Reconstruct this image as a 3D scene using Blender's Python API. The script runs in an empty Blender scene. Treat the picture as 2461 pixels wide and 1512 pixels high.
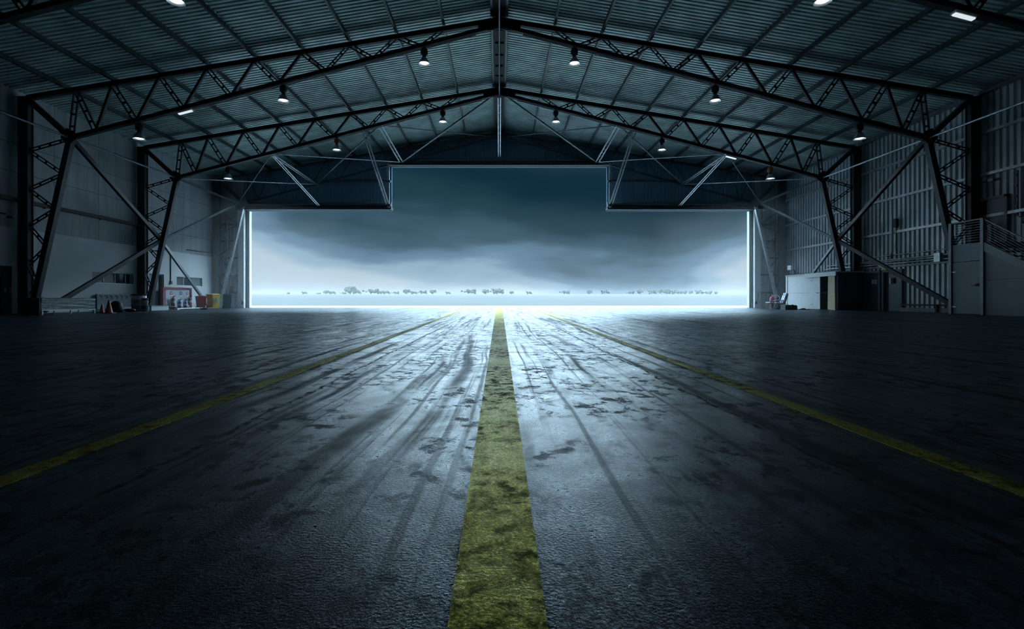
import bpy, math, random
from mathutils import Vector, Matrix, noise
random.seed(7)
C = bpy.context.scene.collection
PI = math.pi
F, U0, V0, CH = 1150.0, 1200.0, 720.0, 0.6      # focal length in px, vanishing point, camera height

def W(u, v, x):            # point on the vertical plane at lateral distance x
    Y = F * x / (u - U0)
    return (x, Y, CH + (V0 - v) * Y / F)

# ------------------------------------------------------------------ mesh builder
class MB:
    def __init__(s): s.v = []; s.f = []; s.sm = []
    def add(s, vs, fs, smooth=False):
        o = len(s.v); s.v += [tuple(p) for p in vs]
        s.f += [tuple(i + o for i in f) for f in fs]; s.sm += [smooth] * len(fs)
        return s
    def box(s, x0, x1, y0, y1, z0, z1):
        vs = [(x0,y0,z0),(x1,y0,z0),(x1,y1,z0),(x0,y1,z0),(x0,y0,z1),(x1,y0,z1),(x1,y1,z1),(x0,y1,z1)]
        return s.add(vs, [(3,2,1,0),(4,5,6,7),(0,1,5,4),(1,2,6,5),(2,3,7,6),(3,0,4,7)])
    def bar(s, p, q, w, h, up=(0,0,1)):
        p, q = Vector(p), Vector(q); d = (q - p).normalized(); up = Vector(up)
        if abs(d.dot(up)) > .98: up = Vector((0,1,0))
        a = d.cross(up).normalized(); b = a.cross(d).normalized()
        vs = []
        for e in (p, q):
            for i, j in ((-1,-1),(1,-1),(1,1),(-1,1)): vs.append(e + a*(i*w/2) + b*(j*h/2))
        return s.add(vs, [(0,1,2,3),(7,6,5,4),(0,4,5,1),(1,5,6,2),(2,6,7,3),(3,7,4,0)])
    def tube(s, pts, r, n=10, cap=True):
        pts = [Vector(p) for p in pts]; rs = r if isinstance(r, (list, tuple)) else [r]*len(pts)
        vs = []; fs = []; up = Vector((0,0,1)); prev = None
        for i, p in enumerate(pts):
            d = (pts[min(i+1, len(pts)-1)] - pts[max(i-1, 0)]).normalized()
            a = (prev - d*prev.dot(d)) if prev else (d.cross(up) if abs(d.dot(up)) < .95 else d.cross(Vector((1,0,0))))
            a.normalize(); prev = a; b = d.cross(a)
            for k in range(n):
                t = 2*PI*k/n; vs.append(p + (a*math.cos(t) + b*math.sin(t))*rs[i])
        for i in range(len(pts)-1):
            for k in range(n):
                k2 = (k+1) % n; fs.append((i*n+k, i*n+k2, (i+1)*n+k2, (i+1)*n+k))
        s.add(vs, fs, True)
        if cap:
            s.add(vs[:n], [tuple(reversed(range(n)))]); s.add(vs[-n:], [tuple(range(n))])
        return s
    def lathe(s, prof, c=(0,0,0), n=24, axis=None):
        vs = []; fs = []
        for r, z in prof:
            for k in range(n):
                t = 2*PI*k/n; vs.append((c[0]+r*math.cos(t), c[1]+r*math.sin(t), c[2]+z))
        for i in range(len(prof)-1):
            for k in range(n):
                k2 = (k+1) % n; fs.append((i*n+k, i*n+k2, (i+1)*n+k2, (i+1)*n+k))
        return s.add(vs, fs, True)
    def disc(s, c, r, nrm=(0,0,1), th=.01, n=20):
        nn = Vector(nrm).normalized(); c = Vector(c)
        return s.tube([c - nn*th/2, c + nn*th/2], r, n)
    def prism(s, poly, y0, y1, plane='xz'):       # polygon extruded
        n = len(poly); vs = []
        for y in (y0, y1):
            for a, b in poly:
                vs.append({'xz': (a, y, b), 'yz': (y, a, b), 'xyz': (a, b, y)}[plane])
        fs = [tuple(range(n)), tuple(reversed(range(n, 2*n)))]
        for i in range(n):
            j = (i+1) % n; fs.append((i, i+n, j+n, j))
        return s.add(vs, fs)
    def build(s, name, mat, parent=None, bevel=0, sub=0):
        me = bpy.data.meshes.new(name); me.from_pydata(s.v, [], s.f); me.validate()
        me.materials.append(mat)
        me.polygons.foreach_set('use_smooth', s.sm) if len(s.sm) == len(me.polygons) else None
        import bmesh
        bm = bmesh.new(); bm.from_mesh(me); bmesh.ops.recalc_face_normals(bm, faces=bm.faces[:]); bm.to_mesh(me); bm.free()
        o = bpy.data.objects.new(name, me); C.objects.link(o)
        if parent:
            o.parent = parent; o.location = -Vector(parent['_o']) if '_o' in parent else (0,0,0)
        if bevel:
            m = o.modifiers.new('bevel', 'BEVEL'); m.width = bevel; m.segments = 2; m.limit_method = 'ANGLE'
        if sub:
            m = o.modifiers.new('sub', 'SUBSURF'); m.levels = sub; m.render_levels = sub
        return o

def tag(o, label=None, cat=None, group=None, kind=None):
    if label: o['label'] = label
    if cat: o['category'] = cat
    if group: o['group'] = group
    if kind: o['kind'] = kind
    return o
def thing(name, label, cat, loc=(0,0,0), rz=0, group=None):      # parts are modelled about the origin
    o = bpy.data.objects.new(name, None); C.objects.link(o); o.location = loc; o.rotation_euler = (0,0,rz)
    o.empty_display_size = .2
    return tag(o, label, cat, group)
def wthing(name, label, cat, loc, group=None):                   # parts are modelled in world coordinates
    o = thing(name, label, cat, loc, 0, group); o['_o'] = tuple(loc); return o
def struct(name, mb, m): return tag(mb.build(name, m), kind='structure')
def dup(root, loc, label=None, rz=None, group=None, scale=None):
    r = root.copy(); C.objects.link(r); r.location = loc
    if rz is not None: r.rotation_euler = (0,0,rz)
    if scale: r.scale = (scale,)*3
    if label: r['label'] = label
    if group: r['group'] = group
    for ch in list(root.children):
        c = ch.copy(); C.objects.link(c); c.parent = r
        for g in list(ch.children):
            d = g.copy(); C.objects.link(d); d.parent = c
    return r

# ------------------------------------------------------------------ materials
def nodes(m):
    m.use_nodes = True; t = m.node_tree; return t, t.nodes, t.links, t.nodes['Principled BSDF']
def mat(name, col, rough=.5, metal=0, var=.25, scale=6, bump=0, bscale=40, coat=0, spec=.5, emit=None):
    m = bpy.data.materials.new(name); t, N, L, P = nodes(m)
    tc = N.new('ShaderNodeTexCoord'); nz = N.new('ShaderNodeTexNoise'); nz.inputs['Scale'].default_value = scale
    nz.inputs['Detail'].default_value = 6; L.new(tc.outputs['Object'], nz.inputs['Vector'])
    r = N.new('ShaderNodeValToRGB'); r.color_ramp.elements[0].position = .3; r.color_ramp.elements[1].position = .7
    r.color_ramp.elements[0].color = tuple(c*(1-var) for c in col) + (1,)
    r.color_ramp.elements[1].color = tuple(min(1, c*(1+var)) for c in col) + (1,)
    L.new(nz.outputs['Fac'], r.inputs['Fac']); L.new(r.outputs['Color'], P.inputs['Base Color'])
    P.inputs['Roughness'].default_value = rough; P.inputs['Metallic'].default_value = metal
    P.inputs['Specular IOR Level'].default_value = spec
    P.inputs['Coat Weight'].default_value = coat
    if bump:
        n2 = N.new('ShaderNodeTexNoise'); n2.inputs['Scale'].default_value = bscale; n2.inputs['Detail'].default_value = 4
        L.new(tc.outputs['Object'], n2.inputs['Vector'])
        b = N.new('ShaderNodeBump'); b.inputs['Strength'].default_value = bump; b.inputs['Distance'].default_value = .02
        L.new(n2.outputs['Fac'], b.inputs['Height']); L.new(b.outputs['Normal'], P.inputs['Normal'])
    if emit:
        P.inputs['Emission Color'].default_value = tuple(emit[:3]) + (1,); P.inputs['Emission Strength'].default_value = emit[3]
    return m
M = {}
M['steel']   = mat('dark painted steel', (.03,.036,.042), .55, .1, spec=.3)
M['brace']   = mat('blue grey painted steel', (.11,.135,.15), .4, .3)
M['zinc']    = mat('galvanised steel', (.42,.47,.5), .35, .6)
M['purlin']  = mat('roof purlin steel', (.06,.085,.09), .4, .4)
M['roof']    = mat('corrugated roof sheet', (.44,.56,.54), .42, .2, .22, 1.3)
M['sheet']   = mat('corrugated wall sheet', (.42,.47,.5), .45, .3, .2, 1.2)
M['gable']   = mat('gable cladding', (.20,.33,.45), .6, 0, .1, .8)
M['plaster'] = mat('painted plaster', (.60,.63,.64), .7, 0, .06, .7)
M['white']   = mat('white painted metal', (.75,.78,.8), .4, 0, .05)
M['offwhite']= mat('pale grey panel', (.5,.54,.57), .5, 0, .06, 1)
M['greypan'] = mat('blue grey wall panel', (.15,.19,.23), .55, 0, .08, 1)
M['darkdoor']= mat('dark door paint', (.06,.08,.1), .5, 0, .1)
M['door']    = mat('grey door paint', (.18,.22,.25), .45, 0, .08)
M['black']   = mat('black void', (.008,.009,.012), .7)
M['ply']     = mat('pale plywood', (.62,.52,.33), .6, 0, .12, 3)
M['red']     = mat('red paint', (.42,.05,.06), .4, 0, .1)
M['maroon']  = mat('dull red trim', (.28,.05,.08), .5, 0, .1)
M['yellow']  = mat('yellow plastic', (.75,.55,.06), .4, 0, .08)
M['greyplas']= mat('grey green plastic', (.16,.21,.22), .45, 0, .1)
M['blue']    = mat('blue paint', (.04,.09,.35), .35, 0, .1)
M['rubber']  = mat('black rubber', (.015,.017,.02), .6)
M['cone']    = mat('orange red cone rubber', (.32,.06,.05), .5, 0, .12)
M['wrap']    = mat('grey wrapped sheets', (.22,.26,.28), .35, 0, .25, 9, .6, 14)
M['cushion'] = mat('pale blue seat fabric', (.6,.63,.75), .6, 0, .08, 20)
M['concrete']= mat('concrete plinth', (.3,.33,.34), .8, 0, .2, 8, .4, 60)
M['paper']   = mat('white paper sign', (.8,.82,.84), .5, 0, .02)
M['ink']     = mat('dark printing', (.08,.09,.11), .6, 0, .02)
M['glass']   = mat('dark blue window glass', (.03,.05,.085), .12, 0, .05, 1, spec=.35)
M['lit']     = mat('glowing lamp', (.9,.95,1), .4, 0, 0, 1, emit=(.85,.95,1,6))
M['tubelit'] = mat('glowing tube', (.9,.95,1), .4, 0, 0, 1, emit=(.85,.95,1,.8))
M['reflect'] = mat('spun aluminium reflector', (.55,.6,.63), .3, .7, .1)
M['orange']  = mat('rusty orange ballast', (.45,.16,.05), .6, 0, .2)
M['leaf']    = mat('distant tree foliage', (.02,.032,.028), .9, 0, .3, 1)
M['bark']    = mat('distant tree bark', (.06,.05,.04), .9)
M['tin']     = mat('toolbox metal', (.2,.24,.25), .45, .2)

def panel_mat():     # grey sheet cladding with seams and streaks, on the left wall
    m = bpy.data.materials.new('grey wall sheeting'); t, N, L, P = nodes(m)
    tc = N.new('ShaderNodeTexCoord'); sp = N.new('ShaderNodeSeparateXYZ'); L.new(tc.outputs['Object'], sp.inputs[0])
    cb = N.new('ShaderNodeCombineXYZ'); L.new(sp.outputs['Y'], cb.inputs['X']); L.new(sp.outputs['Z'], cb.inputs['Y'])
    br = N.new('ShaderNodeTexBrick'); br.offset = 0; L.new(cb.outputs[0], br.inputs['Vector'])
    br.inputs['Scale'].default_value = 1; br.inputs['Brick Width'].default_value = 2.45; br.inputs['Row Height'].default_value = 1.2
    br.inputs['Mortar Size'].default_value = .014; br.inputs['Mortar Smooth'].default_value = .3
    br.inputs['Color1'].default_value = (.36,.40,.42,1); br.inputs['Color2'].default_value = (.40,.44,.46,1); br.inputs['Mortar'].default_value = (.1,.12,.14,1)
    mp = N.new('ShaderNodeMapping'); mp.inputs['Scale'].default_value = (1,2.5,.25); L.new(tc.outputs['Object'], mp.inputs[0])
    nz = N.new('ShaderNodeTexNoise'); nz.inputs['Scale'].default_value = 1.2; nz.inputs['Detail'].default_value = 8; L.new(mp.outputs[0], nz.inputs['Vector'])
    mx = N.new('ShaderNodeMix'); mx.data_type = 'RGBA'; mx.blend_type = 'MULTIPLY'; mx.inputs['Factor'].default_value = .7
    rp = N.new('ShaderNodeValToRGB'); rp.color_ramp.elements[0].position = .25; rp.color_ramp.elements[0].color = (.5,.5,.5,1); rp.color_ramp.elements[1].position = .7
    L.new(nz.outputs['Fac'], rp.inputs[0]); L.new(br.outputs['Color'], mx.inputs['A']); L.new(rp.outputs[0], mx.inputs['B'])
    L.new(mx.outputs['Result'], P.inputs['Base Color']); P.inputs['Roughness'].default_value = .65
    return m
M['panel'] = panel_mat()

def ground_mat(name, paint=None, outside=False):
    """worn asphalt: grain, blotches, tyre marks, joints; paint = the same surface under yellow paint"""
    m = bpy.data.materials.new(name); t, N, L, P = nodes(m)
    def val(v): n = N.new('ShaderNodeValue'); n.outputs[0].default_value = v; return n.outputs[0]
    def mth(op, a, b=None, c=None, clamp=False):
        n = N.new('ShaderNodeMath'); n.operation = op; n.use_clamp = clamp
        for i, x in enumerate((a, b, c)):
            if x is None: continue
            if isinstance(x, (int, float)): n.inputs[i].default_value = x
            else: L.new(x, n.inputs[i])
        return n.outputs[0]
    def nz(scale, detail=6, sc=(1,1,1), rough=.55, dist=0, off=(0,0,0)):
        mp = N.new('ShaderNodeMapping'); mp.inputs['Scale'].default_value = sc; mp.inputs['Location'].default_value = off
        L.new(tc.outputs['Object'], mp.inputs[0]); n = N.new('ShaderNodeTexNoise'); n.inputs['Scale'].default_value = scale
        n.inputs['Detail'].default_value = detail; n.inputs['Roughness'].default_value = rough; n.inputs['Distortion'].default_value = dist
        L.new(mp.outputs[0], n.inputs['Vector']); return n.outputs['Fac']
    def ss(x, a, b):
        n = N.new('ShaderNodeMapRange'); n.interpolation_type = 'SMOOTHSTEP'
        L.new(x, n.inputs[0]); n.inputs[1].default_value = a; n.inputs[2].default_value = b; return n.outputs[0]
    tc = N.new('ShaderNodeTexCoord'); sp = N.new('ShaderNodeSeparateXYZ'); L.new(tc.outputs['Object'], sp.inputs[0])
    X, Y = sp.outputs['X'], sp.outputs['Y']
    ax = mth('ABSOLUTE', X)
    big = nz(.9, 5, (1,.8,1), .62, .4); mid = nz(4.5, 6, (1,.7,1), .65, .6, (3,1,0)); fine = nz(55, 3, rough=.6)
    grain = nz(380, 2, rough=.5, off=(9,2,0)); lump = nz(130, 2, rough=.5, off=(1,7,0))
    # tyre marks: long streaks along Y
    wob = nz(.5, 2, (1,.5,1), off=(5,5,0))
    xw = mth('ADD', X, mth('MULTIPLY', wob, .5))
    cbn = N.new('ShaderNodeCombineXYZ'); L.new(xw, cbn.inputs[0]); L.new(mth('MULTIPLY', Y, .02), cbn.inputs[1])
    tn = N.new('ShaderNodeTexNoise'); tn.inputs['Scale'].default_value = 5.5; tn.inputs['Detail'].default_value = 4; L.new(cbn.outputs[0], tn.inputs['Vector'])
    tyre = mth('MULTIPLY', ss(tn.outputs['Fac'], .53, .66), ss(nz(.7, 4, off=(2,8,0)), .34, .55))
    cb2 = N.new('ShaderNodeCombineXYZ'); L.new(mth('ADD', X, mth('MULTIPLY', wob, .25)), cb2.inputs[0]); L.new(mth('MULTIPLY', Y, .008), cb2.inputs[1])
    t2 = N.new('ShaderNodeTexNoise'); t2.inputs['Scale'].default_value = 17; t2.inputs['Detail'].default_value = 2; L.new(cb2.outputs[0], t2.inputs['Vector'])
    tyre = mth('MAXIMUM', tyre, mth('MULTIPLY', ss(t2.outputs['Fac'], .56, .66), .6))
    stain = mth('MULTIPLY', ss(nz(9, 8, (1,.8,1), .72, .3, (6,1,0)), .49, .60), ss(nz(1.3, 4, off=(1,6,0)), .40, .55))
    # cracks along the lines x = +-1.22 and +-1.97, a cross joint at y = 5.4
    def seam(x0, w, amp):
        d = mth('ABSOLUTE', mth('SUBTRACT', ax, mth('ADD', mth('MULTIPLY', mth('SUBTRACT', mid, .5), amp), x0)))
        return mth('SUBTRACT', 1, ss(d, w*.35, w))
    rag = ss(nz(9, 5, off=(4,4,0)), .40, .58)
    s1 = mth('MULTIPLY', seam(1.22, .02, .14), mth('MULTIPLY_ADD', rag, .8, .2)); s2 = mth('MULTIPLY', seam(1.93, .008, .08), .8)
    yj = mth('ABSOLUTE', mth('SUBTRACT', Y, mth('MULTIPLY_ADD', mid, .05, 5.38))); s3 = mth('SUBTRACT', 1, ss(yj, .004, .016))
    crack = mth('MAXIMUM', mth('MAXIMUM', s1, s2), s3)
    base = mth('MULTIPLY_ADD', big, .55, mth('MULTIPLY_ADD', mid, .35, mth('MULTIPLY', fine, .25)))
    rp = N.new('ShaderNodeValToRGB'); e = rp.color_ramp.elements
    e[0].position = .42; e[0].color = (.003,.009,.016,1); e[1].position = .75; e[1].color = (.024,.055,.088,1)
    L.new(base, rp.inputs[0])
    dark = mth('MAXIMUM', mth('MAXIMUM', mth('MULTIPLY', tyre, .65), mth('MULTIPLY', stain, .75)), mth('MULTIPLY', crack, .9))
    # smooth repaired strips beside the middle line
    def gate(x, a, b, f): return mth('MULTIPLY', ss(x, a-f, a+f), mth('SUBTRACT', 1, ss(x, b-f, b+f)))
    patch = mth('MULTIPLY', gate(ax, .08, .2, .006), gate(Y, 2.2, 3.65, .03))
    if paint:
        dirt = mth('MAXIMUM', mth('MULTIPLY', ss(nz(14, 8, rough=.7, off=(2,3,0)), .43, .62), ss(nz(1.6, 4, off=(7,3,0)), .38, .58)), mth('MULTIPLY', crack, .8))
        mx0 = N.new('ShaderNodeMix'); mx0.data_type = 'RGBA'; mx0.inputs['A'].default_value = paint[0]; mx0.inputs['B'].default_value = paint[1]; L.new(mid, mx0.inputs['Factor'])
        src = mx0.outputs['Result']; dark = mth('MAXIMUM', dirt, mth('MULTIPLY', mth('MULTIPLY', tyre, .35), 1))
        mul = mth('SUBTRACT', 1, mth('MULTIPLY', dark, .8))
    else:
        mxp = N.new('ShaderNodeMix'); mxp.data_type = 'RGBA'; L.new(rp.outputs[0], mxp.inputs['A']); mxp.inputs['B'].default_value = (.12,.16,.19,1)
        L.new(mth('MULTIPLY', patch, .8), mxp.inputs['Factor']); src = mxp.outputs['Result']; mul = mth('SUBTRACT', 1, dark)
    mul = mth('MULTIPLY', mul, mth('MULTIPLY_ADD', mth('MULTIPLY', ss(lump, .42, .66), ss(grain, .35, .6)), 1.9 if not paint else 1.0, .45 if not paint else .5))
    vm = N.new('ShaderNodeVectorMath'); vm.operation = 'SCALE'; L.new(src, vm.inputs[0]); L.new(mul, vm.inputs['Scale'])
    L.new(vm.outputs[0], P.inputs['Base Color'])
    rg = mth('ADD', mth('MULTIPLY_ADD', mid, -.20, .34), mth('MULTIPLY', dark, .35), clamp=True)
    rg = mth('ADD', rg, mth('MULTIPLY', fine, .12), clamp=True)
    if paint: rg = mth('ADD', rg, .14, clamp=True); P.inputs['Metallic'].default_value = .5
    L.new(rg, P.inputs['Roughness']); sv = mth('MULTIPLY', ss(base, .40, .78), mth('SUBTRACT', 1, mth('MULTIPLY', dark, .85))); sv = mth('MULTIPLY', sv, mth('MULTIPLY', mth('MULTIPLY_ADD', ss(fine, .35, .65), .8, .3), mth('MULTIPLY_ADD', ss(mid, .40, .60), .9, .22))); L.new(mth('MULTIPLY_ADD', sv, .35 if paint else .62, .12 if paint else .16), P.inputs['Specular IOR Level'])
    P.inputs['Specular Tint'].default_value = (1,.93,.45,1) if paint else (.42,.75,1,1)
    h = mth('ADD', mth('MULTIPLY', grain, .0007), mth('ADD', mth('MULTIPLY', lump, .0014), mth('MULTIPLY', crack, -.002)))
    bp = N.new('ShaderNodeBump'); bp.inputs['Strength'].default_value = 1; bp.inputs['Distance'].default_value = 1
    L.new(h, bp.inputs['Height']); L.new(bp.outputs['Normal'], P.inputs['Normal'])
    return m
M['floor'] = ground_mat('worn asphalt floor')
M['paint'] = ground_mat('worn yellow paint', ((.56,.48,.045,1), (.66,.60,.13,1)))
M['apron'] = mat('pale concrete apron', (.22,.225,.225), .5, 0, .15, .8)
M['grass'] = mat('pale dry grass', (.034,.034,.030), .9, 0, .25, .05)

# ------------------------------------------------------------------ setting
HW, YF, YN = 20.5, 34.9, -9.0          # half width, far wall, near wall
ZR, SL = 12.85, .165                   # ridge height, roof slope
roof = lambda x: ZR - SL*abs(x)
fl = MB(); fl.add([(-HW-.4,YN,0),(HW+.2,YN,0),(HW+.2,YF+.2,0),(-HW-.4,YF+.2,0)], [(0,1,2,3)]); struct('floor', fl, M['floor'])
ap = MB(); ap.add([(-70,YF+.2,-.01),(70,YF+.2,-.01),(70,47,-.01),(-70,47,-.01)], [(0,1,2,3)]); struct('apron_ground', ap, M['apron'])
gr = MB(); vs = []; fs = []; nx = 40; ys = [47,90,130,180,240,310,390,470]
for j, y in enumerate(ys):
    for i in range(nx+1):
        x = -600 + 1200*i/nx; z = max(0, (y-62)/328)*4.9 + noise.noise(Vector((x*.01, y*.01, 0)))*.35*(j > 0) - .02
        if j == len(ys)-1: z = 4.3
        vs.append((x, y, z))
for j in range(len(ys)-1):
    for i in range(nx): a = j*(nx+1)+i; fs.append((a, a+1, a+nx+2, a+nx+1))
gr.add(vs, fs, True); struct('grass_field', gr, M['grass'])

# roof sheeting: trapezoid corrugation running down the slope
prof = []; y = YN; p = .2; dp = .085
while y < YF + .2:
    prof += [(y, 0), (y+.11, 0), (y+.122, dp), (y+.188, dp)]; y += p
rf = MB()
for sx in (-1, 1):
    vs = []; n = len(prof)
    for x in (0, HW+.3):
        for (yy, dz) in prof: vs.append((sx*x, yy, roof(x)+dz))
    for x in (0, HW+.3):
        for (yy, dz) in prof: vs.append((sx*x, yy, roof(x)+.12))
    fs = [(i, i+1, n+i+1, n+i) for i in range(n-1)] + [(2*n+i, 2*n+i+1, 3*n+i+1, 3*n+i) for i in range(n-1)]
    rf.add(vs, fs)
tag(rf.build('ceiling', M['roof']), kind='structure')

# right wall: vertical corrugation, far wall likewise
wr = MB(); prof = []; y = YN; p = .27
while y < YF:
    prof += [(y, 0), (y+.13, 0), (y+.155, .07), (y+.245, .07)]; y += p
n = len(prof); zt = roof(HW)+.05
wr.add([(HW+d, yy, z) for z in (0, zt) for yy, d in prof], [(i, i+1, n+i+1, n+i) for i in range(n-1)])
wr.box(HW+.08, HW+.16, YN, YF, 0, zt); struct('wall_right', wr, M['sheet'])
wl = MB(); wl.box(-HW-.2, -HW, YN, YF, 3.62, roof(HW)+.05); struct('wall_left', wl, M['panel'])
ww = MB()                               # lower plastered wall with openings cut for windows and door
holes = [(24.05,26.75,1.45,2.03), (30.35,32.95,1.5,2.07), (27.95,29.2,0,2.13), (18.5,20.1,0,2.0)]
yc = sorted({YN, YF} | {h[0] for h in holes} | {h[1] for h in holes})
for a, b in zip(yc, yc[1:]):
    z = 0
    for h in [h for h in holes if h[0] <= a and h[1] >= b]:
        if h[2] > 0: ww.box(-HW-.2, -HW+.04, a, b, 0, h[2])
        z = h[3]
    ww.box(-HW-.2, -HW+.04, a, b, z, 3.62)
ww.box(-HW-.4,-HW-.25,YN,YF,0,3.62); struct('wall_left_lower', ww, M['plaster'])  # last slab is added behind the openings to stop light leaking in
wn = MB(); wn.prism([(-HW,0),(HW,0),(HW,roof(HW)),(0,ZR),(-HW,roof(HW))], YN-.2, YN); struct('wall_near', wn, M['gable'])
# far wall
OH, OL, OC, XC = 18.45, 7.05, 10.25, 7.85
wf = MB(); wg = MB()
def ztop(x): return roof(x)+.05
def zbot(x): return 0 if abs(x) > OH else (OL if abs(x) > XC else OC)
def corr(mb, xa, xb, zb, p=.25, d=.03, y0=YF):
    x = xa; pr = []
    while x < xb-1e-6:
        for dx, dd in ((0,0),(.12,0),(.14,d),(.23,d)):
            if x+dx < xb: pr.append((x+dx, dd))
        x += p
    pr.append((xb, 0)); n = len(pr)
    mb.add([(xx, y0+dd, zb) for xx, dd in pr]+[(xx, y0+dd, ztop(xx)) for xx, dd in pr], [(i, i+1, n+i+1, n+i) for i in range(n-1)])
    steps = [xa, xb] if xa*xb >= 0 else [xa, 0, xb]
    for a, b in zip(steps, steps[1:]): mb.prism([(a,zb),(b,zb),(b,ztop(b)),(a,ztop(a))], y0+.05, y0+.14)
corr(wf, -HW, -OH, 0); corr(wf, OH, HW, 0); struct('wall_far', wf, M['sheet'])
corr(wg, -OH, -XC, OL); corr(wg, XC, OH, OL); corr(wg, -XC, XC, OC); struct('wall_far_gable', wg, M['gable'])
# jambs
for i, sx in enumerate((-1, 1)):
    j = MB(); a, b = sorted((sx*OH, sx*(OH+.42))); j.box(a, b, YF-.35, YF+.35, 0, OL)
    st = struct('trim_%d' % (i+1), j, M['white'])
    k = MB(); a, b = sorted((sx*(OH-.10), sx*(OH+.0))); k.box(a, b, YF-.1, YF+.3, 0, OL); k.build('seal_strip', M['steel'], st)
    k = MB(); a, b = sorted((sx*(OH-.2), sx*(OH-.1))); k.box(a, b, YF+.05, YF+.35, 0, OL); k.build('edge_rail', M['white'], st)
    k = MB()
    yy = YF-.40; k.tube([(sx*(OH+.2), yy, 1.15), (sx*(OH+.22), yy-.03, .85), (sx*(OH+.12), yy-.05, .55), (sx*(OH+.3), yy-.04, .35), (sx*(OH+.24), yy, .12)], .014, 6)
    k.tube([(sx*(OH+.04), yy, .5), (sx*(OH-.03), yy-.05, .32), (sx*(OH+.1), yy, .26)], .014, 6)
    k.box(*sorted((sx*(OH+.02), sx*(OH+.14))), YF-.42, YF-.35, .25, .45); k.build('door_latch', M['steel'], st)

# ------------------------------------------------------------------ portal frames
FY = [13.6, 20.4, 27.1, 34.2]
PX = [2.35 + 2.02*k for k in range(9)]          # purlin lines
ztc = lambda x: 12.5 - .165*abs(x)
zbc = lambda x: 12.28 - .264*abs(x)
AX, AZ = 18.25, 7.47
BX, BZ = 19.15, 3.95
def laced(mb, p, q, w=.05, gap=.15):            # two parallel angles joined by battens, in the frame plane
    p, q = Vector(p), Vector(q); d = (q-p).normalized(); a = d.cross(Vector((0,1,0))).normalized()
    for s in (-1, 1): mb.bar(p+a*(s*gap/2), q+a*(s*gap/2), .05, w, up=a)
    n = max(2, int((q-p).length/.42))
    for k in range(1, n): c = p.lerp(q, k/n); mb.bar(c-a*gap/2, c+a*gap/2, .04, .08, up=d)
def chord(mb, p, q, h, w=.18, t=.03):
    mb.bar(p, q, .05, h); d = (Vector(q)-Vector(p)).normalized(); a = d.cross(Vector((0,1,0))).normalized()
    if a.z > 0: a = -a
    for s in (-1, 1):
        o = a*(s*(h/2-t/2)); mb.bar(Vector(p)+o, Vector(q)+o, w, t)
ordn = ['nearest', 'second', 'third', 'farthest']
lab = ['dark lattice roof frame cut by the top corners of the picture, nearest of four',
       'dark lattice portal frame crossing the roof behind the nearest row of lamps',
       'dark lattice portal frame, third from the viewer, one bay before the doorway',
       'pale steel portal frame standing against the doorway wall']
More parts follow.
